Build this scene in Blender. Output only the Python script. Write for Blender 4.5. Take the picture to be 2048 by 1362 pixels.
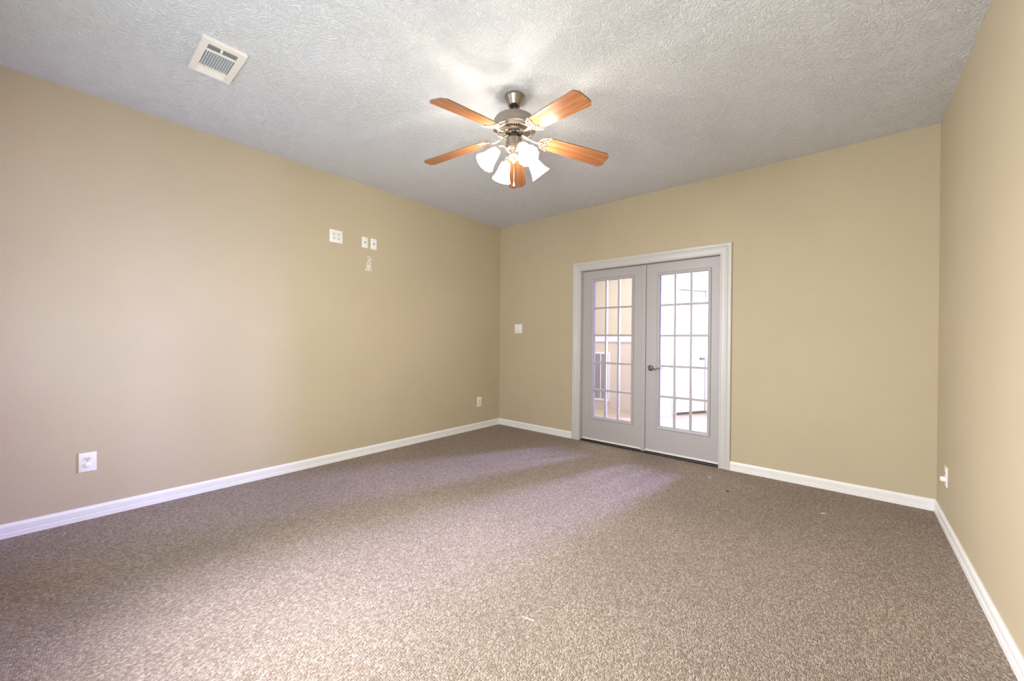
import bpy, bmesh, math, random
from mathutils import Vector, Matrix
random.seed(7)
PI = math.pi
for o in list(bpy.data.objects): bpy.data.objects.remove(o)
SC = bpy.context.scene
COL = SC.collection

# ------------------------------------------------------------------ camera, world, lights
CAM = Vector((3.72761, -4.06620, 1.18580))
YAW, PITCH, ROLL, FPX = -0.7109265, -0.0023811, 0.0092363, 785.16
H, W, YR = 2.74, 4.20, -4.42          # ceiling height, right wall, rear wall

f = Vector((math.sin(YAW)*math.cos(PITCH), math.cos(YAW)*math.cos(PITCH), math.sin(PITCH)))
r0 = f.cross(Vector((0, 0, 1))).normalized(); u0 = r0.cross(f)
cr, sr = math.cos(ROLL), math.sin(ROLL)
rv = cr*r0 + sr*u0; uv = -sr*r0 + cr*u0
cam = bpy.data.cameras.new('camera'); co = bpy.data.objects.new('camera', cam); COL.objects.link(co)
m3 = Matrix((rv, uv, -f)).transposed()
co.matrix_world = Matrix.Translation(CAM) @ m3.to_4x4()
cam.sensor_width = 36; cam.lens = FPX*36/2048; cam.clip_start = 0.02
SC.camera = co

wd = bpy.data.worlds.new('sky'); SC.world = wd; wd.use_nodes = True
wd.node_tree.nodes['Background'].inputs[0].default_value = (0.75, 0.85, 1.0, 1)
wd.node_tree.nodes['Background'].inputs[1].default_value = 1.0

def area(name, loc, target, sx, sy, power, color, spread=180):
    l = bpy.data.lights.new(name, 'AREA'); l.shape = 'RECTANGLE'; l.size = sx; l.size_y = sy
    l.energy = power; l.color = color; l.spread = math.radians(spread)
    o = bpy.data.objects.new(name, l); COL.objects.link(o); o.location = loc
    d = Vector(target) - Vector(loc)
    o.rotation_euler = d.to_track_quat('-Z', 'Y').to_euler()
    return o
# added fill lamps at the unseen rear windows: two aimed sideways, two upward
area('window_sky_light', (1.15, YR+0.02, 1.45), (4.1, -2.3, 0.45), 1.3, 1.3, 56, (0.95, 0.94, 1.0), 96)
area('window_sky_light', (2.95, YR+0.02, 1.45), (0.0, -1.9, 1.0), 1.3, 1.3, 23, (0.95, 0.94, 1.0), 110)
area('window_sky_glare', (1.15, YR+0.03, 0.95), (1.0, 0, 3.0), 1.3, 0.5, 5, (0.50, 0.75, 1.0))
area('window_lawn_bounce', (2.95, YR+0.03, 0.95), (2.6, 0, 2.6), 1.3, 0.5, 30, (0.92, 1.0, 0.90))  # added ceiling fill, faintly green as from an imagined lawn
# daylight through the tall hall window beyond the french doors
area('hall_daylight', (3.08, 3.56, 1.45), (2.15, 0, 0.9), 0.5, 2.1, 265, (0.42, 0.41, 1.0), 80)
area('hall_side_daylight', (4.76, 1.9, 1.4), (1.75, 2.75, 1.2), 1.5, 1.9, 30, (1.0, 0.985, 0.96), 80)  # added lamp that whitens the angled hall wall
area('hall_ceiling_light', (1.2, 1.25, H-0.03), (1.2, 1.25, 0), 1.0, 1.0, 44, (1.0, 0.97, 0.80))  # added fill under the hall ceiling to brighten its walls

SC.view_settings.view_transform = 'Standard'
SC.view_settings.look = 'None'
SC.view_settings.exposure = 0.34
SC.view_settings.gamma = 1.0
SC.view_settings.use_curve_mapping = False

# ------------------------------------------------------------------ materials
def srgb(r, g, b):
    c = lambda v: (v/255/12.92) if v/255 <= .04045 else ((v/255+.055)/1.055)**2.4
    return (c(r), c(g), c(b), 1)
class NT:
    def __init__(s, name):
        s.m = bpy.data.materials.new(name); s.m.use_nodes = True; s.t = s.m.node_tree
        s.b = s.t.nodes['Principled BSDF']; s.out = s.t.nodes['Material Output']
    def n(s, typ, **kw):
        o = s.t.nodes.new(typ)
        for k, v in kw.items():
            if k.startswith('i_'): o.inputs[k[2:].replace('_', ' ')].default_value = v
            else: setattr(o, k, v)
        return o
    def l(s, a, b): s.t.links.new(a, b)
    def coords(s, obj=True, scale=(1, 1, 1), rot=(0, 0, 0)):
        tc = s.n('ShaderNodeTexCoord'); mp = s.n('ShaderNodeMapping')
        mp.inputs['Scale'].default_value = scale; mp.inputs['Rotation'].default_value = rot
        s.l(tc.outputs['Object'], mp.inputs[0]); return mp.outputs[0]
    def ramp(s, fac, stops):
        r = s.n('ShaderNodeValToRGB'); e = r.color_ramp.elements
        while len(e) < len(stops): e.new(0.5)
        for x, (p, c) in zip(e, stops): x.position = p; x.color = c
        s.l(fac, r.inputs[0]); return r.outputs[0]
    def bump(s, h, strength, dist, normal=None):
        b = s.n('ShaderNodeBump'); b.inputs['Strength'].default_value = strength; b.inputs['Distance'].default_value = dist
        s.l(h, b.inputs['Height'])
        if normal: s.l(normal, b.inputs['Normal'])
        return b.outputs[0]
    def set(s, col=None, rough=.5, metal=0, spec=.5):
        if col: s.b.inputs['Base Color'].default_value = col
        s.b.inputs['Roughness'].default_value = rough; s.b.inputs['Metallic'].default_value = metal
        s.b.inputs['Specular IOR Level'].default_value = spec
        return s

def plain(name, col, rough=.5, metal=0, spec=.5, mottle=.04, scale=30):
    t = NT(name).set(col, rough, metal, spec)
    nz = t.n('ShaderNodeTexNoise'); t.l(t.coords(), nz.inputs['Vector']); nz.inputs['Scale'].default_value = scale; nz.inputs['Detail'].default_value = 3
    lo = tuple(c*(1-mottle) for c in col[:3])+(1,); hi = tuple(min(1, c*(1+mottle)) for c in col[:3])+(1,)
    t.l(t.ramp(nz.outputs[0], [(.3, lo), (.7, hi)]), t.b.inputs['Base Color'])
    return t.m

def wall_mat(name, col, peel=.22):
    t = NT(name).set(col, .62, 0, .35)
    v = t.coords()
    big = t.n('ShaderNodeTexNoise', i_Scale=1.3, i_Detail=3.0); t.l(v, big.inputs['Vector'])
    lo = tuple(c*.965 for c in col[:3])+(1,); hi = tuple(c*1.03 for c in col[:3])+(1,)
    t.l(t.ramp(big.outputs[0], [(.3, lo), (.7, hi)]), t.b.inputs['Base Color'])
    nz = t.n('ShaderNodeTexNoise', i_Scale=150.0, i_Detail=2.0, i_Roughness=.6); t.l(v, nz.inputs['Vector'])
    t.l(t.bump(nz.outputs[0], peel, .004), t.b.inputs['Normal'])
    return t.m
M = {}
M['wall'] = wall_mat('tan_wall_paint', (0.49, 0.410, 0.278, 1))
M['hall_tan'] = wall_mat('pale_tan_hall_paint', (0.58, 0.51, 0.40, 1))
M['hall_white'] = wall_mat('white_hall_paint', (0.72, 0.71, 0.69, 1))
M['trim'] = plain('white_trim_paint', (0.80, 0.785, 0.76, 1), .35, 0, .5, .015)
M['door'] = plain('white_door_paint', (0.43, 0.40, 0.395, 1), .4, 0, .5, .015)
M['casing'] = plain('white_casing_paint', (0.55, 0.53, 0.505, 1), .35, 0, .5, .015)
M['plastic'] = plain('white_plastic', (0.82, 0.79, 0.75, 1), .3, 0, .5, .01)
M['plastic2'] = plain('offwhite_plastic', (0.72, 0.69, 0.65, 1), .35, 0, .5, .01)
M['slot'] = plain('dark_slot', (0.03, 0.028, 0.026, 1), .6)
M['vent'] = plain('vent_enamel', (0.78, 0.74, 0.68, 1), .4, 0, .5, .02)
M['ventslat'] = plain('vent_slat_enamel', (0.62, 0.63, 0.64, 1), .45, 0, .5, .02)
M['duct'] = plain('dark_duct', (0.05, 0.045, 0.04, 1), .8)
M['chain'] = plain('chain_brass', (0.30, 0.26, 0.21, 1), .35, 1, .5, .1, 200)
M['fob'] = plain('fob_white', (0.8, 0.72, 0.66, 1), .4)
M['black'] = plain('black_bit', (0.02, 0.02, 0.02, 1), .6)
M['paper'] = plain('white_paper_bit', (0.85, 0.82, 0.80, 1), .7)
M['spackle'] = plain('bare_plaster', (0.79, 0.735, 0.64, 1), .85)
M['grille_slat'] = plain('grey_grille_slats', (0.45, 0.45, 0.44, 1), .5)

def metal(name, col, rough, aniso_scale=(2, 2, 180)):
    t = NT(name).set(col, rough, 1)
    nz = t.n('ShaderNodeTexNoise', i_Scale=1.0, i_Detail=2.0); t.l(t.coords(scale=aniso_scale), nz.inputs['Vector'])
    lo = tuple(c*.85 for c in col[:3])+(1,); hi = tuple(min(1, c*1.12) for c in col[:3])+(1,)
    t.l(t.ramp(nz.outputs[0], [(.3, lo), (.7, hi)]), t.b.inputs['Base Color'])
    t.l(t.bump(nz.outputs[0], .05, .001), t.b.inputs['Normal'])
    return t.m
M['nickel'] = metal('brushed_nickel', (0.37, 0.325, 0.285, 1), .33)
M['bronze'] = metal('aged_pewter', (0.22, 0.185, 0.155, 1), .28)
M['dark_metal'] = metal('dark_flywheel', (0.10, 0.085, 0.075, 1), .5)
M['iron'] = metal('pale_pewter_iron', (0.60, 0.52, 0.44, 1), .38)

# ceiling: hand-stomped plaster, strokes turned a different way in every stomp
t = NT('stomped_ceiling_plaster').set((0.675, 0.685, 0.70, 1), .8, 0, .25)
v = t.coords()
wob = t.n('ShaderNodeTexNoise', i_Scale=9.0, i_Detail=2.0); t.l(v, wob.inputs['Vector'])
addv = t.n('ShaderNodeMix', data_type='VECTOR'); addv.inputs[0].default_value = .06
t.l(v, addv.inputs[4]); t.l(wob.outputs['Color'], addv.inputs[5])
vo = t.n('ShaderNodeTexVoronoi', i_Scale=10.0); t.l(addv.outputs[1], vo.inputs['Vector'])
sep = t.n('ShaderNodeSeparateColor'); t.l(vo.outputs['Color'], sep.inputs[0])
ang = t.n('ShaderNodeMath', operation='MULTIPLY'); ang.inputs[1].default_value = 2*PI; t.l(sep.outputs[0], ang.inputs[0])
rot = t.n('ShaderNodeVectorRotate', rotation_type='Z_AXIS'); t.l(addv.outputs[1], rot.inputs['Vector']); t.l(ang.outputs[0], rot.inputs['Angle'])
mp = t.n('ShaderNodeMapping'); mp.inputs['Scale'].default_value = (58, 130, 1); t.l(rot.outputs[0], mp.inputs[0])
n1 = t.n('ShaderNodeTexNoise', i_Scale=1.0, i_Detail=2.5, i_Roughness=.55, i_Distortion=.6); t.l(mp.outputs[0], n1.inputs['Vector'])
h1 = t.ramp(n1.outputs[0], [(.38, (0, 0, 0, 1)), (.62, (1, 1, 1, 1))])
n2 = t.n('ShaderNodeTexNoise', i_Scale=60.0, i_Detail=3.0); t.l(v, n2.inputs['Vector'])
b1 = t.bump(h1, .72, .006); b2 = t.bump(n2.outputs[0], .3, .004, b1)
t.l(b2, t.b.inputs['Normal'])
M['ceiling'] = t.m

# carpet: small loop pile in rows, flecked tan and brown
t = NT('flecked_loop_carpet').set((0.3, 0.23, 0.18, 1), .95, 0, .1)
v = t.coords()
vo = t.n('ShaderNodeTexVoronoi', i_Randomness=.55); t.l(t.coords(scale=(165, 120, 1), rot=(0, 0, .05)), vo.inputs['Vector']); vo.inputs['Scale'].default_value = 1
s2 = t.n('ShaderNodeSeparateColor'); t.l(vo.outputs['Color'], s2.inputs[0])
c1 = t.ramp(s2.outputs[0], [(0, (0.23, 0.176, 0.136, 1)), (.45, (0.312, 0.25, 0.204, 1)), (.8, (0.374, 0.309, 0.258, 1)), (1, (0.47, 0.403, 0.348, 1))])
fine = t.n('ShaderNodeTexNoise', i_Scale=420.0, i_Detail=2.0); t.l(v, fine.inputs['Vector'])
cf = t.ramp(fine.outputs[0], [(.3, (.62, .62, .62, 1)), (.7, (1.25, 1.25, 1.25, 1))])
mx = t.n('ShaderNodeMix', data_type='RGBA', blend_type='MULTIPLY'); mx.inputs[0].default_value = 1
t.l(c1, mx.inputs[6]); t.l(cf, mx.inputs[7])
big = t.n('ShaderNodeTexNoise', i_Scale=1.1, i_Detail=4.0); t.l(v, big.inputs['Vector'])
cb = t.ramp(big.outputs[0], [(.3, (.92, .92, .92, 1)), (.7, (1.07, 1.07, 1.07, 1))])
mx2 = t.n('ShaderNodeMix', data_type='RGBA', blend_type='MULTIPLY'); mx2.inputs[0].default_value = 1
t.l(mx.outputs[2], mx2.inputs[6]); t.l(cb, mx2.inputs[7])
t.l(mx2.outputs[2], t.b.inputs['Base Color'])
inv = t.ramp(vo.outputs['Distance'], [(0, (1, 1, 1, 1)), (.75, (0, 0, 0, 1))])
b1 = t.bump(inv, .6, .006); b2 = t.bump(fine.outputs[0], .3, .003, b1)
t.l(b2, t.b.inputs['Normal'])
M['carpet'] = t.m

# hall tile
t = NT('pale_stone_tile').set((0.6, 0.5, 0.4, 1), .35)
br = t.n('ShaderNodeTexBrick', offset=0.0); t.l(t.coords(rot=(0, 0, .35)), br.inputs['Vector'])
br.inputs['Scale'].default_value = 1; br.inputs['Brick Width'].default_value = .45; br.inputs['Row Height'].default_value = .45
br.inputs['Mortar Size'].default_value = .006
br.inputs['Color1'].default_value = (0.54, 0.45, 0.34, 1); br.inputs['Color2'].default_value = (0.49, 0.40, 0.29, 1); br.inputs['Mortar'].default_value = (0.42, 0.36, 0.29, 1)
nz = t.n('ShaderNodeTexNoise', i_Scale=6.0, i_Detail=6.0); t.l(t.coords(), nz.inputs['Vector'])
cb = t.ramp(nz.outputs[0], [(.3, (.8, .8, .8, 1)), (.7, (1.1, 1.1, 1.1, 1))])
mx = t.n('ShaderNodeMix', data_type='RGBA', blend_type='MULTIPLY'); mx.inputs[0].default_value = 1
t.l(br.outputs[0], mx.inputs[6]); t.l(cb, mx.inputs[7]); t.l(mx.outputs[2], t.b.inputs['Base Color'])
M['tile'] = t.m

# fan blade wood, grain runs along local X of the blade
t = NT('honey_oak_blade').set((0.5, 0.25, 0.1, 1), .22, 0, .5)
v = t.coords(scale=(2.2, 42, 42))
nz = t.n('ShaderNodeTexNoise', i_Scale=1.0, i_Detail=5.0, i_Distortion=.35, i_Roughness=.62); t.l(v, nz.inputs['Vector'])
t.l(t.ramp(nz.outputs[0], [(.28, (0.15, 0.050, 0.018, 1)), (.45, (0.33, 0.130, 0.052, 1)), (.6, (0.43, 0.185, 0.078, 1)), (.78, (0.53, 0.26, 0.12, 1))]), t.b.inputs['Base Color'])
t.l(t.bump(nz.outputs[0], .06, .001), t.b.inputs['Normal'])
M['wood'] = t.m
M['wood_edge'] = plain('dark_blade_edge', (0.16, 0.11, 0.06, 1), .5)

# lit frosted glass: part of the bulb shows through, the rest glows
t = NT('lit_frosted_glass').set((0.9, 0.88, 0.84, 1), .3)
t.b.inputs['Emission Color'].default_value = (1.0, 0.955, 0.88, 1); t.b.inputs['Emission Strength'].default_value = 4.0
nz = t.n('ShaderNodeTexNoise', i_Scale=40.0); t.l(t.coords(), nz.inputs['Vector'])
t.l(t.ramp(nz.outputs[0], [(.3, (0.86, 0.84, 0.8, 1)), (.7, (0.92, 0.9, 0.86, 1))]), t.b.inputs['Base Color'])
tr = t.n('ShaderNodeBsdfTransparent'); tr.inputs[0].default_value = (1, .99, .97, 1)
ms = t.n('ShaderNodeMixShader'); ms.inputs[0].default_value = .50
t.l(t.b.outputs[0], ms.inputs[1]); t.l(tr.outputs[0], ms.inputs[2]); t.l(ms.outputs[0], t.out.inputs[0])
M['shade'] = t.m
t = NT('lit_bulb').set((0.9, 0.9, 0.9, 1), .3)
t.b.inputs['Emission Color'].default_value = (1.0, 0.955, 0.88, 1); t.b.inputs['Emission Strength'].default_value = 340.0
M['bulb'] = t.m

# clear pane
t = NT('clear_window_glass')
tr = t.n('ShaderNodeBsdfTransparent'); tr.inputs[0].default_value = (.97, .98, .975, 1)
gl = t.n('ShaderNodeBsdfGlossy'); gl.inputs['Roughness'].default_value = .02
lw = t.n('ShaderNodeLayerWeight'); lw.inputs[0].default_value = .5
pw = t.n('ShaderNodeMath', operation='POWER'); pw.inputs[1].default_value = 5; t.l(lw.outputs['Facing'], pw.inputs[0])
fr = t.n('ShaderNodeMath', operation='MULTIPLY_ADD'); fr.inputs[1].default_value = .8; fr.inputs[2].default_value = .04; t.l(pw.outputs[0], fr.inputs[0])
ms = t.n('ShaderNodeMixShader'); t.l(fr.outputs[0], ms.inputs[0]); t.l(tr.outputs[0], ms.inputs[1]); t.l(gl.outputs[0], ms.inputs[2])
t.l(ms.outputs[0], t.out.inputs[0]); M['glass'] = t.m

# ------------------------------------------------------------------ mesh helpers
def new(): return bmesh.new()
def box(bm, c, s, bevel=0, seg=2, rot=None):
    g = bmesh.ops.create_cube(bm, size=1)['verts']
    bmesh.ops.scale(bm, vec=s, verts=g)
    if bevel:
        e = list({x for vv in g for x in vv.link_edges})
        g = bmesh.ops.bevel(bm, geom=e, offset=bevel, segments=seg, profile=.5, affect='EDGES')['verts']
        g = list({vv for vv in g} | {vv for fc in set(ff for vv in g for ff in vv.link_faces) for vv in fc.verts})
    if rot: bmesh.ops.rotate(bm, cent=(0, 0, 0), matrix=rot, verts=g)
    bmesh.ops.translate(bm, vec=c, verts=g)
    return g
def lathe(bm, prof, seg=48, mat=None, ripple=None):
    rings = []
    for (r, z) in prof:
        if r < 1e-6: rings.append([bm.verts.new((0, 0, z))])
        else:
            ring = []
            for k in range(seg):
                a = 2*PI*k/seg; rr = r*(ripple(a, z) if ripple else 1)
                ring.append(bm.verts.new((rr*math.cos(a), rr*math.sin(a), z)))
            rings.append(ring)
    for A, B in zip(rings, rings[1:]):
        for k in range(seg):
            k2 = (k+1) % seg
            if len(A) == 1 and len(B) > 1: bm.faces.new((A[0], B[k2], B[k]))
            elif len(B) == 1 and len(A) > 1: bm.faces.new((A[k], A[k2], B[0]))
            elif len(A) > 1: bm.faces.new((A[k], A[k2], B[k2], B[k]))
    vs = [x for rg in rings for x in rg]
    if mat is not None: bmesh.ops.transform(bm, matrix=mat, verts=vs)
    return vs
def tube(bm, pts, rad, seg=10, flat=None):
    pts = [Vector(p) for p in pts]; n = len(pts)
    if not isinstance(rad, (list, tuple)): rad = [rad]*n
    rings = []; up = None
    for i, p in enumerate(pts):
        d = (pts[min(i+1, n-1)] - pts[max(i-1, 0)]).normalized()
        if up is None:
            up = Vector((0, 0, 1)) if abs(d.z) < .9 else Vector((1, 0, 0))
        s = d.cross(up).normalized(); up = s.cross(d).normalized()
        fl = flat or 1
        rings.append([bm.verts.new(p + rad[i]*(math.cos(2*PI*k/seg)*s + fl*math.sin(2*PI*k/seg)*up)) for k in range(seg)])
    for A, B in zip(rings, rings[1:]):
        for k in range(seg): bm.faces.new((A[k], A[(k+1) % seg], B[(k+1) % seg], B[k]))
    bm.faces.new(rings[0][::-1]); bm.faces.new(rings[-1])
def prism(bm, poly, h, axis=Vector((0, 0, 1))):
    a = [bm.verts.new(Vector(p)) for p in poly]; b = [bm.verts.new(Vector(p)+axis*h) for p in poly]
    n = len(a)
    bm.faces.new(a[::-1]); bm.faces.new(b)
    for k in range(n): bm.faces.new((a[k], a[(k+1) % n], b[(k+1) % n], b[k]))
def disc(bm, c, r, h, axis='Y', seg=24, bevel=0):
    prof = [(0, 0), (r-bevel, 0), (r, bevel), (r, h), (0, h)] if not bevel else [(0, 0), (r-bevel, 0), (r-bevel*.3, bevel*.3), (r, bevel), (r, h), (0, h)]
    R = {'Y': Matrix.Rotation(-PI/2, 4, 'X'), 'Z': Matrix.Identity(4), 'X': Matrix.Rotation(PI/2, 4, 'Y')}[axis]
    lathe(bm, prof, seg, Matrix.Translation(c) @ R)
def bez(p0, p1, p2, p3, n=12):
    P = [Vector(q) for q in (p0, p1, p2, p3)]
    return [(1-s)**3*P[0]+3*(1-s)**2*s*P[1]+3*(1-s)*s*s*P[2]+s**3*P[3] for s in [k/n for k in range(n+1)]]

def obj(name, bm, mat, parent=None, smooth=None, loc=(0, 0, 0), rot=(0, 0, 0)):
    bmesh.ops.recalc_face_normals(bm, faces=bm.faces)
    me = bpy.data.meshes.new(name); bm.to_mesh(me); bm.free()
    for mm in (mat if isinstance(mat, (list, tuple)) else [mat]): me.materials.append(mm)
    o = bpy.data.objects.new(name, me); COL.objects.link(o); o.location = loc; o.rotation_euler = rot
    if parent: o.parent = parent
    if smooth:
        for p in me.polygons: p.use_smooth = True
        me.set_sharp_from_angle(angle=math.radians(smooth))
    return o
def tag(o, label, cat, group=None):
    o['label'] = label; o['category'] = cat
    if group: o['group'] = group
    return o
def thing(name, label, cat, loc=(0, 0, 0), rot=(0, 0, 0), group=None):
    o = bpy.data.objects.new(name, None); COL.objects.link(o); o.location = loc; o.rotation_euler = rot
    o.empty_display_size = .05
    return tag(o, label, cat, group)
def struct(name, bm, mat, label=None, smooth=None, loc=(0, 0, 0), rot=(0, 0, 0)):
    o = obj(name, bm, mat, None, smooth, loc, rot); o['kind'] = 'structure'
    if label: o['label'] = label
    return o
def struct_empty(name, label=None, loc=(0, 0, 0), rot=(0, 0, 0)):
    o = bpy.data.objects.new(name, None); COL.objects.link(o); o.location = loc; o.rotation_euler = rot
    o.empty_display_size = .05; o['kind'] = 'structure'
    if label: o['label'] = label
    return o

def wall_mesh(x0, x1, z0, z1, thick, holes=()):
    """front face on y=0 looking to -y, body behind it to y=thick; rectangular holes (xa, xb, za, zb)"""
    bm = new()
    xs = sorted({x0, x1, *[h[0] for h in holes], *[h[1] for h in holes]})
    zs = sorted({z0, z1, *[h[2] for h in holes], *[h[3] for h in holes]})
    V = {}
    def vt(i, j, k):
        if (i, j, k) not in V: V[(i, j, k)] = bm.verts.new((xs[i], thick*k, zs[j]))
        return V[(i, j, k)]
    def solid(i, j):
        if i < 0 or j < 0 or i >= len(xs)-1 or j >= len(zs)-1: return False
        cx, cz = (xs[i]+xs[i+1])/2, (zs[j]+zs[j+1])/2
        return not any(h[0] < cx < h[1] and h[2] < cz < h[3] for h in holes)
    for i in range(len(xs)-1):
        for j in range(len(zs)-1):
            if not solid(i, j): continue
            for k in (0, 1):
                q = [vt(i, j, k), vt(i+1, j, k), vt(i+1, j+1, k), vt(i, j+1, k)]
                bm.faces.new(q if k == 0 else q[::-1])
            for (di, dj, a, b) in ((-1, 0, (i, j), (i, j+1)), (1, 0, (i+1, j), (i+1, j+1)), (0, -1, (i, j), (i+1, j)), (0, 1, (i, j+1), (i+1, j+1))):
                if not solid(i+di, j+dj):
                    bm.faces.new((vt(*a, 0), vt(*b, 0), vt(*b, 1), vt(*a, 1)))
    return bm
def sweep_profile(bm, path, prof, outs):
    """path: list of points; prof: list of (u, d); outs: per path point (vector for u, vector for d)"""
    rings = [[bm.verts.new(Vector(p)+u*U+d*D) for (u, d) in prof] for p, (U, D) in zip(path, outs)]
    n = len(prof)
    for A, B in zip(rings, rings[1:]):
        for k in range(n): bm.faces.new((A[k], A[(k+1) % n], B[(k+1) % n], B[k]))
    bm.faces.new(rings[0][::-1]); bm.faces.new(rings[-1])

# ------------------------------------------------------------------ room shell
TH = .115
OX0, OX1, OZ = 1.278, 2.824, 2.018        # rough opening of the french doors
bm = new(); box(bm, (W/2, (YR+.02)/2, -.05), (W+.24, -YR+.02, .1)); struct('floor', bm, M['carpet'])
bm = new(); box(bm, (W/2, YR/2, H+.05), (W+.24, -YR+.24, .1)); struct('ceiling', bm, M['ceiling'])
struct('wall_back', wall_mesh(-.12, W+.12, -.1, H, TH, [(OX0, OX1, 0, OZ)]), M['wall'])
bm = new(); box(bm, (-.06, YR/2, H/2-.05), (.12, -YR+.24, H+.1)); struct('wall_left', bm, M['wall'])
bm = new(); box(bm, (W+.06, YR/2, H/2-.05), (.12, -YR+.24, H+.1)); struct('wall_right', bm, M['wall'])
WIN = [(.45, 1.85), (2.25, 3.65)]; WZ0, WZ1 = .55, 2.15
struct('wall_rear', wall_mesh(-W-.12, .12, -.1, H, .12, [(-b, -a, WZ0, WZ1) for a, b in WIN]), M['wall'], rot=(0, 0, PI), loc=(0, YR, 0))
def window(name, a, b, z0, z1, loc, rotz):
    w = struct_empty(name, None, loc, (0, 0, rotz))
    bm = new(); t_ = .045
    for (c, s) in (((a+t_/2, .07, (z0+z1)/2), (t_, .06, z1-z0)), ((b-t_/2, .07, (z0+z1)/2), (t_, .06, z1-z0)),
                   (((a+b)/2, .07, z0+t_/2), (b-a-2*t_, .06, t_)), (((a+b)/2, .07, z1-t_/2), (b-a-2*t_, .06, t_)),
                   (((a+b)/2, .07, (z0+z1)/2), (b-a-2*t_, .05, .035))): box(bm, c, s, .003)
    obj('window_frame', bm, M['trim'], w)
    bm = new(); box(bm, ((a+b)/2, .07, (z0+z1)/2), (b-a-.02, .004, z1-z0-.02)); obj('window_pane', bm, M['glass'], w)
    bm = new(); box(bm, ((a+b)/2, .0, z0-.012), (b-a+.08, .12, .024), .004); obj('window_sill', bm, M['trim'], w)
    return w
for k, (a, b) in enumerate(WIN): window('window_%d' % (k+1), -b, -a, WZ0, WZ1, (0, YR, 0), PI)  # unseen rear windows, added to carry the fill lamps

# baseboards
BP = [(0, 0), (.014, 0), (.014, .0265), (.0085, .0285), (.0085, .0325), (.0108, .035), (.0128, .060), (.0128, .066), (.0095, .0765), (.005, .083), (0, .083)]
def baseboard(name, p, q, inward, mi=(0, 0)):
    """p, q on the wall foot; inward = normal into the room; mi = 1 where the end is mitred"""
    p, q, n = Vector(p), Vector(q), Vector(inward); d = (q-p).normalized(); bm = new()
    ringP = [bm.verts.new(p + n*u + d*u*mi[0] + Vector((0, 0, z))) for u, z in BP]
    ringQ = [bm.verts.new(q + n*u - d*u*mi[1] + Vector((0, 0, z))) for u, z in BP]
    k = len(BP)
    for i in range(k): bm.faces.new((ringP[i], ringP[(i+1) % k], ringQ[(i+1) % k], ringQ[i]))
    bm.faces.new(ringP[::-1]); bm.faces.new(ringQ)
    return struct(name, bm, M['trim'])
CO0, CO1, CZ, CW = 1.196, 2.897, 2.105, .098       # outer edges, top and width of the door casing
baseboard('baseboard_left', (0, YR, 0), (0, 0, 0), (1, 0, 0), (1, 1))
baseboard('baseboard_back', (0, 0, 0), (CO0, 0, 0), (0, -1, 0), (1, 0))
baseboard('baseboard_back', (CO1, 0, 0), (W, 0, 0), (0, -1, 0), (0, 1))
baseboard('baseboard_right', (W, 0, 0), (W, YR, 0), (-1, 0, 0), (1, 1))
baseboard('baseboard_rear', (W, YR, 0), (0, YR, 0), (0, 1, 0), (1, 1))

# door casing (mitred) and jamb
CP = [(0, 0), (0, .008), (.006, .0105), (.013, .0105), (.016, .0075), (.044, .0105), (.050, .0135), (.060, .0135), (.064, .011), (.072, .016), (.092, .017), (.098, .014), (.098, 0)]
bm = new()
ci0, ci1, cz = CO0+CW, CO1-CW, CZ-CW
path = [(ci0, 0, 0), (ci0, 0, cz), (ci1, 0, cz), (ci1, 0, 0)]
D = Vector((0, -1, 0))
sweep_profile(bm, path, CP, [(Vector((-1, 0, 0)), D), (Vector((-1, 0, 1)), D), (Vector((1, 0, 1)), D), (Vector((1, 0, 0)), D)])
struct('trim_1', bm, M['casing'], 'white moulded casing around the french doors')
JX0, JX1, JZ = ci0+.004, ci1-.002+.006, cz-.002
JX1 = 2.806
bm = new()
box(bm, ((OX0+JX0)/2, TH/2, JZ/2), (JX0-OX0, TH, JZ)); box(bm, ((OX1+JX1)/2, TH/2, JZ/2), (OX1-JX1, TH, JZ))
box(bm, ((OX0+OX1)/2, TH/2, (JZ+OZ)/2), (OX1-OX0, TH, OZ-JZ))
box(bm, (JX0+.006, .1075, JZ/2), (.012, .015, JZ)); box(bm, (JX1-.006, .1075, JZ/2), (.012, .015, JZ)); box(bm, ((JX0+JX1)/2, .1075, JZ-.006), (JX1-JX0-.024, .015, .012))
struct('trim_2', bm, M['casing'], 'white door jamb and stop lining the french door opening')
bm = new(); box(bm, ((JX0+JX1)/2, .075, .003), (JX1-JX0, .11, .012), .003); struct('trim_3', bm, M['dark_metal'], 'dark threshold strip under the french doors')

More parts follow.
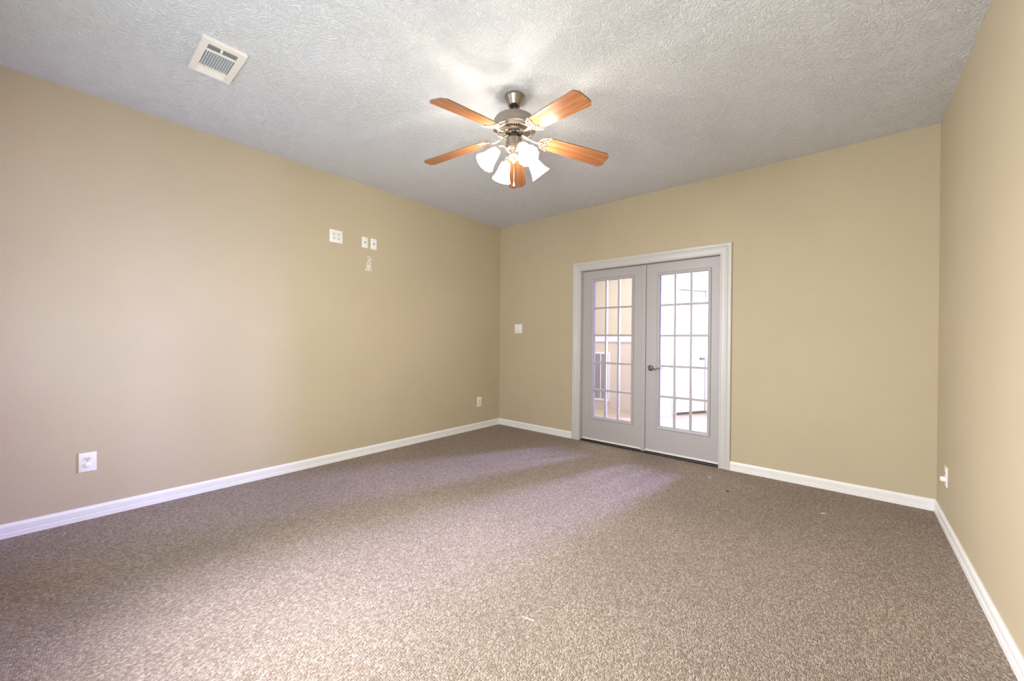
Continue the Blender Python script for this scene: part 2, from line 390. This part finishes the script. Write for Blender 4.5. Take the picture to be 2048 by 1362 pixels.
# ------------------------------------------------------------------ french doors
LY, LT = .056, .040                       # face of the leaves behind the wall face, thickness
def french_leaf(name, x0, x1, gx0, gx1, gz0, gz1, label):
    d = struct_empty(name, label, ((x0+x1)/2, LY, 0))
    d['category'] = 'door'
    cx = (x0+x1)/2; X0, X1, A, B = x0-cx, x1-cx, gx0-cx, gx1-cx
    top, bot = JZ-.004, .014
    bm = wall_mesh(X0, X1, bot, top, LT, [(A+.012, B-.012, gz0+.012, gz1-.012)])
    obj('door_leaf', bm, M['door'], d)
    # raised glazing frames, both faces
    prof = [(0, 0), (0, .004), (.005, .010), (.011, .010), (.014, .0065), (.026, .0035), (.030, 0)]
    for nm, yy, sgn in (('glazing_frame', 0, -1), ('glazing_frame', LT, 1)):
        bm = new(); ring = []
        for (px, pz, ux, uz) in ((A, gz0, 1, 1), (A, gz1, 1, -1), (B, gz1, -1, -1), (B, gz0, -1, 1)):
            ring.append([bm.verts.new((px+u*ux, yy+sgn*dd, pz+u*uz)) for u, dd in prof])
        for i in range(4):
            P, Q = ring[i], ring[(i+1) % 4]
            for k in range(len(prof)-1): bm.faces.new((P[k], P[k+1], Q[k+1], Q[k]))
            bm.faces.new((P[-1], P[0], Q[0], Q[-1]))
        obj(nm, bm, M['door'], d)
    a, b, z0, z1 = A+.028, B-.028, gz0+.028, gz1-.028
    bm = new(); box(bm, ((A+B)/2, LT/2, (gz0+gz1)/2), (B-A-.026, .004, gz1-gz0-.026)); obj('glass_pane', bm, M['glass'], d)
    for yy, mw in ((.007, .022), (LT-.007, .016)):
        for i in (1, 2):
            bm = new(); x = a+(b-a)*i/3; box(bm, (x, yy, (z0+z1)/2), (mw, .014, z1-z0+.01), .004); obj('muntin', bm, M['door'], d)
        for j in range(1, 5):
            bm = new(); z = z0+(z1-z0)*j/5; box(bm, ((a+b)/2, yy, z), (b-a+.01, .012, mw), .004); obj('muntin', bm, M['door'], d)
    bm = new(); box(bm, ((X0+X1)/2, -.004, bot+.010), (X1-X0-.01, .010, .018), .003); obj('door_sweep', bm, M['trim'], d)
    return d
dl = french_leaf('door_1', JX0+.003, 2.049, 1.413, 1.937, .262, 1.908, 'left leaf of the white french doors, without a handle')
bm = new(); box(bm, (2.052-dl.location.x, -.008, 1.0), (.040, .022, JZ*2-2.0-.016+.0), .003); obj('astragal', bm, M['door'], dl)
dr = french_leaf('door_2', 2.064, JX1-.003, 2.186, 2.712, .262, 1.905, 'right leaf of the white french doors, with the lever handle')
# lever handle
hx, hz = 2.124-dr.location.x, .897
hm = new()
lathe(hm, [(0, -.012), (.012, -.012), (.020, -.010), (.028, -.006), (.031, -.002), (.031, 0), (0, 0)], 32, Matrix.Translation((hx, 0, hz)) @ Matrix.Rotation(-PI/2, 4, 'X'))
hd = obj('lever_handle', hm, M['bronze'], dr, 40)
hm = new()
lathe(hm, [(0, -.052), (.010, -.052), (.012, -.046), (.010, -.030), (.012, -.012), (0, -.010)], 20, Matrix.Translation((hx, 0, hz)) @ Matrix.Rotation(-PI/2, 4, 'X'))
pts = bez((hx, -.048, hz), (hx+.03, -.052, hz+.002), (hx+.035, -.05, hz-.018), (hx+.062, -.047, hz-.010), 10)[:-1] + bez((hx+.062, -.047, hz-.010), (hx+.08, -.045, hz-.004), (hx+.09, -.042, hz+.010), (hx+.108, -.036, hz+.004), 8)
tube(hm, pts, [.010-.0035*k/(len(pts)-1) for k in range(len(pts))], 12, .8)
obj('lever', hm, M['bronze'], hd, 50)
hm = new(); lathe(hm, [(0, -.0145), (.005, -.0145), (.005, -.011), (0, -.011)], 14, Matrix.Translation((hx, -.040, hz)) @ Matrix.Rotation(-PI/2, 4, 'X')); obj('lock_button', hm, M['iron'], hd)
hm = new()
lathe(hm, [(0, .012), (.012, .012), (.028, .006), (.031, 0), (0, 0)], 28, Matrix.Translation((hx, LT, hz)) @ Matrix.Rotation(-PI/2, 4, 'X'))
tube(hm, [(hx, LT+.01, hz), (hx, LT+.045, hz)], .009, 10); tube(hm, [(hx, LT+.045, hz), (hx+.05, LT+.048, hz-.004), (hx+.1, LT+.042, hz)], [.009, .008, .006], 10)
obj('outer_lever_handle', hm, M['bronze'], dr, 40)

# ------------------------------------------------------------------ hall beyond the doors
AD = Vector((.47, .883, 0)); A0 = Vector((1.444, 2.2, 0)); AANG = math.atan2(.883, .47)
bm = new(); box(bm, (1.6, (TH+.02+3.75)/2, -.06), (6.6, 3.75-TH+.08, .1)); struct('floor_hall', bm, M['tile'])
bm = new(); box(bm, (1.6, 1.95, H+.05), (6.6, 3.9, .1)); struct('ceiling_hall', bm, M['hall_white'])
struct('wall_hall_half', wall_mesh(-1.6, 1.444, -.1, 1.16, .3), M['hall_tan'], loc=(0, 2.2, 0))
struct('wall_hall_upper', wall_mesh(-1.6, 1.60, 1.0, H, .12), M['hall_tan'], loc=(0, 2.50, 0))
bm = new(); box(bm, (-.08, 2.34, 1.21), (3.05, .32, .10), .006); struct('trim_4', bm, M['hall_white'], 'pale ledge capping the hall half wall')
struct('wall_hall_angled', wall_mesh(-.2, 1.85, -.1, H, .12, [(.33, .965, 0, 2.03)]), M['hall_white'], loc=A0, rot=(0, 0, AANG))
struct('wall_hall_far', wall_mesh(2.0, 4.9, -.1, H, .12, [(2.78, 3.38, .35, 2.6)]), M['hall_white'], loc=(0, 3.6, 0))
window('window_3', 2.78, 3.38, .35, 2.6, (0, 3.6, 0), 0)
struct('wall_hall_right', wall_mesh(-3.67, -.07, -.1, H, .12, [(-2.7, -1.1, .4, 2.4)]), M['hall_white'], loc=(4.8, 0, 0), rot=(0, 0, -PI/2))
window('window_4', -2.7, -1.1, .4, 2.4, (4.8, 0, 0), -PI/2)  # unseen window added around the hall side fill lamp
bm = new(); box(bm, (-1.66, 1.5, H/2-.05), (.12, 3.0, H+.1)); struct('wall_hall_left', bm, M['hall_tan'])
# two-panel hall door in the angled wall
d3 = struct_empty('door_3', 'white two panel hall door seen through the right french door leaf', tuple(A0 + AD*.345), (0, 0, AANG)); d3['category'] = 'door'
DWd = .605
bm = wall_mesh(0, DWd, .02, 2.015, .035); obj('door_leaf', bm, M['hall_white'], d3, loc=(0, .015, 0))
for z0, z1 in ((.26, .78), (.93, 1.86)):
    bm = new(); A, B = .12, DWd-.12; ring = []
    pr = [(0, 0), (0, .008), (.010, .011), (.016, .002), (.03, .002), (.05, .008)]
    for (px, pz, ux, uz) in ((A, z0, 1, 1), (A, z1, 1, -1), (B, z1, -1, -1), (B, z0, -1, 1)):
        ring.append([bm.verts.new((px+u*ux, .015-dd, pz+u*uz)) for u, dd in pr])
    for i in range(4):
        P, Q = ring[i], ring[(i+1) % 4]
        for k in range(len(pr)-1): bm.faces.new((P[k], P[k+1], Q[k+1], Q[k]))
    bm.faces.new([rg[-1] for rg in ring]); obj('raised_panel', bm, M['hall_white'], d3)
bm = new(); lathe(bm, [(0, -.06), (.02, -.06), (.028, -.05), (.026, -.038), (.012, -.03), (.012, -.01), (.03, -.006), (.03, 0), (0, 0)], 24, Matrix.Translation((DWd-.085, .015, .90)) @ Matrix.Rotation(-PI/2, 4, 'X')); obj('door_knob', bm, M['bronze'], d3, 40)
for z in (.25, 1.04, 1.8):
    bm = new(); box(bm, (.004, .010, z), (.014, .012, .09), .002); obj('hinge', bm, M['bronze'], d3)
bm = new(); box(bm, (DWd-.006, .012, .93), (.012, .010, .06), .002); obj('strike_plate', bm, M['bronze'], d3)
bm = new()
for (c, s) in (((.285, -.009, 1.06), (.08, .018, 2.12)), ((1.01, -.009, 1.06), (.08, .018, 2.12)), ((.6475, -.009, 2.08), (.645, .018, .08))): box(bm, c, s, .004)
o = struct('trim_5', bm, M['hall_white'], 'white casing around the hall door', loc=A0, rot=(0, 0, AANG))
bm = new(); box(bm, (.6475, .02, .008), (.63, .10, .016), .004); struct('trim_6', bm, M['dark_metal'], 'dark threshold of the hall door', loc=A0, rot=(0, 0, AANG))  # shade of the gap below the door put into a dark strip

# return air grille on the hall half wall
g = thing('return_air_grille', 'white framed return air grille seen low through the left french door leaf', 'vent', (.33, 2.2, .13))
gw, gh = .50, .85; bm = new()
for (c, s) in (((-gw/2+.016, -.008, gh/2), (.032, .018, gh)), ((gw/2-.016, -.008, gh/2), (.032, .018, gh)), ((0, -.008, .016), (gw-.06, .018, .032)), ((0, -.008, gh-.016), (gw-.06, .018, .032)),
               ((-.075, -.008, gh/2), (.014, .016, gh-.06)), ((.075, -.008, gh/2), (.014, .016, gh-.06))): box(bm, c, s, .002)
obj('grille_frame', bm, M['hall_white'], g)
bm = new(); R_ = Matrix.Rotation(math.radians(40), 3, 'X')
for j in range(46): box(bm, (0, -.006, .04+j*(gh-.08)/45), (gw-.064, .0012, .016), rot=R_)
obj('louvers', bm, M['grille_slat'], g)

# ------------------------------------------------------------------ ceiling fan
KF = 1.0165      # fan dimensions below were measured at a slightly nearer distance
FX, FY = CAM.x+KF*(2.1157-CAM.x), CAM.y+KF*(-2.1917-CAM.y)
fan = thing('ceiling_fan', 'pewter ceiling fan with five honey oak blades and four lit glass shades', 'ceiling fan', (FX, FY, H))
fan.scale = (KF, KF, KF)
def fz(z): return z-CAM.z-(H-CAM.z)/KF
bm = new(); lathe(bm, [(0, 0), (.061, 0), (.063, -.004), (.062, -.012), (.059, -.017), (.041, -.055), (.038, -.061), (.034, -.063), (.027, -.061), (.023, -.050), (0, -.048)], 48); obj('canopy', bm, M['nickel'], fan, 35)
bm = new(); lathe(bm, [(0, -.046), (.014, -.048), (.021, -.056), (.012, -.064), (0, -.066)], 24); obj('hanger_ball', bm, M['black'], fan, 40)
bm = new(); lathe(bm, [(0, -.054), (.0095, -.054), (.0095, fz(2.585)), (0, fz(2.585))], 20); obj('downrod', bm, M['nickel'], fan, 40)
# motor housing
prof = [(0, 2.606), (.016, 2.604), (.020, 2.592), (.06, 2.588), (.105, 2.575), (.122, 2.566), (.128, 2.558), (.131, 2.545), (.1335, 2.515), (.1350, 2.507), (.1350, 2.501), (.132, 2.498), (.126, 2.499), (.122, 2.503), (.104, 2.500)]
bm = new(); lathe(bm, [(r, fz(z)) for r, z in prof]+[(.104, fz(2.515)), (0, fz(2.515))], 64); mh = obj('motor_housing', bm, M['nickel'], fan, 35)
bm = new()                                                                  # slotted ring below the motor
for k in range(40):
    a = 2*PI*k/40; c, s = math.cos(a), math.sin(a)
    bmb = box(bm, (0, 0, 0), (.048, .0058, .006)); bmesh.ops.rotate(bm, cent=(0, 0, 0), matrix=Matrix.Rotation(.10, 3, 'Y'), verts=bmb)
    bmesh.ops.translate(bm, vec=(.080, 0, fz(2.4945)), verts=bmb); bmesh.ops.rotate(bm, cent=(0, 0, 0), matrix=Matrix.Rotation(a, 3, 'Z'), verts=bmb)
lathe(bm, [(.100, fz(2.502)), (.108, fz(2.502)), (.108, fz(2.494)), (.100, fz(2.492)), (.100, fz(2.502))], 64)
lathe(bm, [(.054, fz(2.497)), (.062, fz(2.497)), (.062, fz(2.487)), (.054, fz(2.485)), (.054, fz(2.497))], 64)
obj('slotted_ring', bm, M['iron'], mh, 35)
bm = new(); lathe(bm, [(0, fz(2.514)), (.103, fz(2.514)), (.103, fz(2.508)), (0, fz(2.508))], 48); obj('inner_shadow_plate', bm, M['dark_metal'], mh, 35)
bm = new(); lathe(bm, [(0, fz(2.508)), (.052, fz(2.508)), (.052, fz(2.478)), (.048, fz(2.472)), (.036, fz(2.470)), (.036, fz(2.440)), (0, fz(2.440))], 48); obj('flywheel', bm, M['dark_metal'], fan, 35)
bm = new(); lathe(bm, [(0, fz(2.446)), (.046, fz(2.446)), (.0505, fz(2.442)), (.0515, fz(2.436)), (.0515, fz(2.396)), (.050, fz(2.390)), (.044, fz(2.386)), (.030, fz(2.384)), (0, fz(2.384))], 48); sw = obj('switch_housing', bm, M['nickel'], fan, 35)
bm = new(); disc(bm, (.02, -.0475, fz(2.402)), .0025, .006, 'Y', 12); obj('screw', bm, M['dark_metal'], sw)
bm = new(); lathe(bm, [(0, fz(2.386)), (.030, fz(2.386)), (.031, fz(2.380)), (.024, fz(2.374)), (.0235, fz(2.352)), (.028, fz(2.347)), (.033, fz(2.340)), (.032, fz(2.330)), (.024, fz(2.318)), (.012, fz(2.310)), (.008, fz(2.300)), (.0045, fz(2.294)), (0, fz(2.290))], 40); obj('light_fitter', bm, M['iron'], fan, 35)

# blades with their irons
BANG = [-16.12, 55.88, 127.88, 199.88, 271.88]
R0, R1, ZR, ZT = .188, .6145, 2.4513, 2.3928
slope = math.atan2(ZT-ZR, R1-R0); PITCHB = math.radians(-12.6)
L = (R1-R0)/math.cos(slope) + .022
half = [(-.012, .030), (.000, .047), (.02, .0525), (.20, .060), (L-.030, .0665), (L-.022, .066), (L-.000, .041), (L+.001, .030)]
poly = [(x, w) for x, w in half] + [(x, -w) for x, w in reversed(half)]
def blade_parts(k):
    a = math.radians(BANG[k])
    Mx = Matrix.Rotation(a, 4, 'Z') @ Matrix.Translation((R0, 0, fz(ZR))) @ Matrix.Rotation(-slope, 4, 'Y') @ Matrix.Rotation(PITCHB, 4, 'X')
    bm = new(); prism(bm, [(x, y, -.003) for x, y in poly], .006)
    b = obj('blade', bm, [M['wood'], M['wood_edge']], fan); b.matrix_local = Mx
    for p in b.data.polygons:
        if abs(p.normal.z) < .5: p.material_index = 1
    # iron: arm from the flywheel, then an openwork crescent hugging the blade root
    bm = new()
    yb = -.0075
    Mi = Mx.inverted() @ Matrix.Rotation(a, 4, 'Z')
    arm = [Mi @ Vector(q) for q in bez((.046, 0, fz(2.474)), (.085, 0, fz(2.466)), (.11, 0, fz(2.440)), (.160, 0, fz(2.4435)), 10)]
    arm += [Vector((-.012, 0, yb)), Vector((.006, 0, yb))]
    tube(bm, arm, [.0125, .012, .011, .010, .0095, .009, .009, .009, .009, .0095, .010, .010, .006], 10, .55)
    box(bm, tuple(Mi @ Vector((.044, 0, fz(2.474)))), (.024, .03, .010), .003)
    # outer crescent
    for sgn in (1, -1):
        out = bez((-.022, 0, yb), (-.020, .03*sgn, yb), (.000, .050*sgn, yb), (.045, .0605*sgn, yb), 14)
        tube(bm, out, [.0052-.0015*i/14 for i in range(15)], 8, .6)
        tip = bez((.045, .0605*sgn, yb), (.03, .050*sgn, yb), (.040, .030*sgn, yb), (.022, .024*sgn, yb), 10)
        tube(bm, tip, .0036, 8, .6)
        inn = bez((.022, .024*sgn, yb), (.006, .018*sgn, yb), (.016, .006*sgn, yb), (.028, 0, yb), 8)
        tube(bm, inn, .0036, 8, .6)
        tube(bm, [(-.016, .018*sgn, yb), (.004, .017*sgn, yb), (.022, .024*sgn, yb)], .003, 8, .6)
        tube(bm, [(-.006, .034*sgn, yb), (.012, .034*sgn, yb), (.032, .036*sgn, yb)], .003, 8, .6)
        disc(bm, (.034, .020*sgn, yb-.0035), .0055, .006, 'Z', 12)
    disc(bm, (.012, 0, yb-.004), .0065, .006, 'Z', 12)
    i = obj('blade_iron', bm, M['iron'], fan, 50); i.matrix_local = Mx
for k in range(5): blade_parts(k)

# light kit: four arms, sockets, fluted glass shades and bulbs
sh_prof = [(.0225, 0), (.026, .004), (.030, .016), (.0345, .032), (.0385, .052), (.0435, .074), (.050, .096), (.057, .113), (.0635, .124)]
def ripple(a, z):
    q = max(0, min(1, (z-.014)/.10)); s = (a*12/(2*PI)) % 1
    return 1 + q*.075*(abs(s-.5)*2-.5)
def light_arm(ang):
    a = math.radians(ang); R = Matrix.Rotation(a, 4, 'Z')
    bm = new()
    pts = bez((.026, 0, fz(2.356)), (.050, 0, fz(2.352)), (.052, 0, fz(2.392)), (.085, 0, fz(2.388)), 10)[:-1] + bez((.085, 0, fz(2.388)), (.108, 0, fz(2.386)), (.120, 0, fz(2.372)), (.121, 0, fz(2.350)), 8)
    tube(bm, pts, [.0055]*len(pts), 10)
    cur = [Vector((.046, 0, fz(2.376))) + .011*Vector((math.cos(s), 0, math.sin(s)))*(1-.06*k) for k, s in enumerate([-.6+.55*i for i in range(11)])]
    tube(bm, cur, .0032, 8)
    arm = obj('light_arm', bm, M['iron'], fan, 50); arm.matrix_local = R
    dirv = Vector((.080, 0, -.094)).normalized()
    base = Vector((.116, 0, fz(2.352)))
    z = dirv; x = Vector((0, 1, 0)); y = z.cross(x)
    F = Matrix.Translation(base) @ Matrix((x, y, z)).transposed().to_4x4()
    bm = new(); lathe(bm, [(0, -.016), (.010, -.016), (.017, -.010), (.0185, -.002), (.0245, .000), (.026, .004), (.0255, .012), (.0235, .013), (0, .012)], 32, F); obj('socket_cup', bm, M['iron'], arm, 40)
    bm = new(); lathe(bm, sh_prof, 96, F, ripple)
    s = obj('lamp_shade', bm, M['shade'], fan, 40); s.matrix_local = R
    md = s.modifiers.new('thickness', 'SOLIDIFY'); md.thickness = .0028; md.offset = 1
    bm = new(); lathe(bm, [(0, .012), (.012, .013), (.0125, .030), (.017, .042), (.0255, .060), (.0285, .074), (.026, .088), (.017, .098), (0, .102)], 28, F); obj('bulb', bm, M['bulb'], s, 60)
for ang in (-24, 66, 156, 246): light_arm(ang)
# pull chains
def chain(x, y, z0, z1, fobm, name='pull_chain'):
    bm = new(); n = int((z0-z1)/.0042)
    tube(bm, [(x, y, fz(z0)), (x, y, fz(z1))], .0009, 6)
    for i in range(n):
        if i % 2 == 0: bmesh.ops.create_icosphere(bm, subdivisions=1, radius=.0019, matrix=Matrix.Translation((x, y, fz(z0-i*(z0-z1)/n))))
    c = obj(name, bm, M['chain'], fan)
    bm = new(); lathe(bm, [(0, .012), (.002, .011), (.003, .006), (.0058, -.004), (.0062, -.012), (.005, -.017), (0, -.018)], 16, Matrix.Translation((x, y, fz(z1)-.010))); fb = obj('pull_fob', bm, fobm, c, 50)
    if fobm is M['fob']:
        bm = new(); disc(bm, (x, y, fz(z1)-.032), .0045, .006, 'Z', 12); obj('fob_tip', bm, M['black'], fb)
chain(-.0407, -.0330, 2.398, 2.245, M['chain'])
chain(.002, -.001, 2.292, 2.175, M['fob'])

# ------------------------------------------------------------------ ceiling air register
vx0, vx1, vy0, vy1 = .850, 1.203, -3.583, -3.385
v = thing('ceiling_vent', 'white three-way metal air register on the textured ceiling', 'vent', ((vx0+vx1)/2, (vy0+vy1)/2, H))
cx, cy = (vx0+vx1)/2, (vy0+vy1)/2
fx0, fx1 = .862, 1.168; fy0, fy1 = -3.551, -3.419
bm = wall_mesh(vx0-cx, vx1-cx, vy0-cy, vy1-cy, .012, [(fx0-cx, fx1-cx, fy0-cy, fy1-cy)])
bmesh.ops.transform(bm, matrix=Matrix(((1, 0, 0, 0), (0, 0, 1, 0), (0, 1, 0, -.019), (0, 0, 0, 1))), verts=bm.verts)
for sg in (-1, 1):
    box(bm, (0, sg*((vy1-vy0)/2-.006), -.0045), (vx1-vx0-.004, .008, .009)); box(bm, (sg*((vx1-vx0)/2-.0055), 0, -.0043), (.008, vy1-vy0-.005, .0086))
fr_ = obj('vent_frame', bm, M['vent'], v)
bm = new(); box(bm, ((fx0+fx1)/2-cx, 0, -.002), (fx1-fx0+.01, fy1-fy0+.01, .003)); obj('duct_opening', bm, M['duct'], v)
for xx in (.930, 1.110):
    bm = new(); box(bm, (xx-cx, 0, -.013), (.010, fy1-fy0, .014), .001); obj('divider_bar', bm, M['vent'], v)
for i in range(11):
    bm = new(); y = fy0+.010+i*(fy1-fy0-.018)/10
    box(bm, ((.935+1.105)/2-cx, y-cy, -.0115), (.170, .0009, .012), rot=Matrix.Rotation(math.radians(28), 3, 'X'))
    g_ = obj('slat', bm, M['ventslat'], v)
for i in range(5):
    bm = new(); x = 1.119+i*.0105
    box(bm, (x-cx, 0, -.0115), (.0009, fy1-fy0, .013), rot=Matrix.Rotation(math.radians(-42), 3, 'Y')); obj('slat', bm, M['ventslat'], v)
for i in range(6):
    bm = new(); x = .868+i*.0105
    box(bm, (x-cx, 0, -.0125), (.0009, fy1-fy0, .0155), rot=Matrix.Rotation(math.radians(55), 3, 'Y')); obj('slat', bm, M['vent'], v)
bm = new(); box(bm, (1.150-cx, -3.492-cy, -.022), (.030, .010, .012), .002); obj('damper_lever', bm, M['vent'], v)
for sx in (1.186, .856+.004):
    bm = new(); disc(bm, (sx-cx, 0, -.0205), .004, .003, 'Z', 12); obj('screw', bm, M['vent'], v)

# ------------------------------------------------------------------ wall plates
def plate_part(root, w, h, name='cover_plate'):
    bm = new(); box(bm, (0, -.003, 0), (w, .006, h), .0028, 3); return obj(name, bm, M['plastic'], root, 50)
def receptacle(root, x, z, plug=False):
    bm = new(); n = 28; P = []
    for k in range(n):
        a = 2*PI*k/n; px = .0172*math.cos(a); pz = max(-.0142, min(.0142, .0172*math.sin(a))); P.append((x+px, -.0085, z+pz))
    prism(bm, P, .004, Vector((0, 1, 0))); rc = obj('receptacle_face', bm, M['plastic2'], root)
    bm = new(); lo = .019
    for k in range(n):
        a0, a1 = 2*PI*k/n, 2*PI*(k+1)/n
    if not plug:
        for (dx, dz, sx, sz) in ((-.0063, .004, .0026, .0085), (.0063, .004, .0026, .0070)):
            bm2 = new(); box(bm2, (x+dx, -.0086, z+dz), (sx, .0010, sz)); obj('slot', bm2, M['slot'], rc)
        bm2 = new(); disc(bm2, (x, -.0091, z-.0075), .0028, .001, 'Y', 14); obj('slot', bm2, M['slot'], rc)
    bm.free()
    return rc
def screw(root, x, z):
    bm = new(); disc(bm, (x, -.0072, z), .0032, .002, 'Y', 14, .0008); obj('screw', bm, M['plastic2'], root)
def outlet(label, loc, rz, w=.080, h=.123, plug=None):
    o = thing('wall_outlet', label, 'outlet', loc, (0, 0, rz))
    plate_part(o, w, h); receptacle(o, 0, .0195); receptacle(o, 0, -.0195, bool(plug)); screw(o, 0, 0)
    if plug:
        bm = new(); lathe(bm, [(0, -plug), (.012, -plug), (.0165, -plug+.003), (.0175, -.007), (0, -.007)], 28, Matrix.Translation((0, 0, -.0195)) @ Matrix.Rotation(-PI/2, 4, 'X')); obj('safety_cap', bm, M['plastic'], o, 40)
    return o
LW, RW = PI/2, -PI/2
outlet('white duplex outlet low on the left wall, nearest the camera, lower socket capped', (0, -3.930, .370), LW, .080, .123, .012)
outlet('small white duplex outlet low on the left wall near the far corner', (0, -.396, .357), LW, .078, .125)
outlet('white duplex outlet low on the right wall with a bulging cap in its lower socket', (W, -.378, .343), RW, .080, .128, .030)
q = thing('quad_outlet', 'square white four-socket outlet plate high on the left wall', 'outlet', (0, -2.326, 2.155), (0, 0, LW))
plate_part(q, .126, .120)
for sx in (-.023, .023):
    for sz in (-.0195, .0195): receptacle(q, sx, sz)
    screw(q, sx, 0)
def coax(label, y):
    c = thing('cable_jack_plate', label, 'wall plate', (0, y, 2.154), (0, 0, LW), 'cable jack plates high on the left wall')
    plate_part(c, .066, .110)
    bm = new(); lathe(bm, [(0, -.014), (.0045, -.014), (.0045, -.008), (.0065, -.008), (.0065, -.005), (0, -.005)], 18, Matrix.Rotation(-PI/2, 4, 'X')); j = obj('coax_jack', bm, M['dark_metal'], c, 40)
    screw(c, 0, .041); screw(c, 0, -.041)
coax('white cable jack plate high on the left wall, next to the square four-socket plate', -2.033)
coax('white cable jack plate high on the left wall, the one nearer the far corner', -1.937)
s = thing('light_switch', 'white two-gang rocker light switch on the back wall left of the doors', 'light switch', (.340, 0, 1.333), (0, 0, 0))
plate_part(s, .128, .122)
for sx in (-.023, .023):
    bm = new(); box(bm, (sx, -.0075, 0), (.034, .004, .067), .001); fr2 = obj('rocker_frame', bm, M['plastic2'], s)
    bm = new(); box(bm, (sx, -.0105, 0), (.030, .005, .062), .0015, rot=None); obj('rocker', bm, M['plastic'], fr2)
    screw(s, sx, .048); screw(s, sx, -.048)

# scraped paint below the cable jacks: one patch of plaster crumbs and torn paper
bm = new(); rr = random.Random(3)
for k in range(120):
    z = rr.random()**1.15; wdt = .034*(.66+.34*(1-z))
    y = rr.uniform(-1, 1)*wdt + .006*z; zz = 1.872 + z*.148 - 1.945
    rad = rr.uniform(.0025, .0072)*(1-.35*z); n = rr.randint(6, 9); ph = rr.random()*6
    prism(bm, [(y+rad*rr.uniform(.6, 1.15)*math.cos(ph+2*PI*i/n), -.0003-.0012*rr.random(), zz+rad*1.1*rr.uniform(.6, 1.15)*math.sin(ph+2*PI*i/n)) for i in range(n)], .004, Vector((0, 1, 0)))
tag(obj('scraped_paint_patch', bm, M['spackle'], loc=(.0005, -1.987, 1.945), rot=(0, 0, LW)), 'ragged patch of scraped off paint on the left wall below the cable plates', 'wall damage')

# ------------------------------------------------------------------ bits on the carpet
def sliver(name, p, q, w, mat, label, cat, zz=.006):
    p, q = Vector((*p, 0)), Vector((*q, 0)); d = (q-p); n = Vector((-d.y, d.x, 0)).normalized()*w/2; bm = new()
    m = (p+q)/2
    prism(bm, [p-m-n*.4, q-m-n*.3, q-m+n*.5, (q-p)*.1+n*1.0, p-m+n*.6], .0022)
    return tag(obj(name, bm, mat, loc=(m.x, m.y, zz)), label, cat)
sliver('paper_sliver', (2.674, -2.760), (2.728, -2.747), .0045, M['paper'], 'thin white paper sliver on the carpet in the middle foreground', 'litter', .0)
sliver('paper_scrap', (3.583, -.600), (3.612, -.585), .011, M['paper'], 'short white scrap on the carpet below the right part of the back wall', 'litter', .0)
bm = new(); bmesh.ops.create_icosphere(bm, subdivisions=2, radius=.010); bmesh.ops.scale(bm, vec=(1.2, .8, .5), verts=bm.verts)
for vv in bm.verts: vv.co *= rr.uniform(.8, 1.2)
tag(obj('dark_crumb', bm, M['black'], loc=(3.003, -.597, .004)), 'small black crumb on the carpet in front of the right door leaf', 'litter')
bm = new(); bmesh.ops.create_icosphere(bm, subdivisions=2, radius=.006); bmesh.ops.scale(bm, vec=(1.4, .8, .5), verts=bm.verts)
for vv in bm.verts: vv.co *= rr.uniform(.8, 1.2)
tag(obj('pale_crumb', bm, M['paper'], loc=(2.813, -.344, .002)), 'small pale crumb on the carpet close to the right door leaf', 'litter')
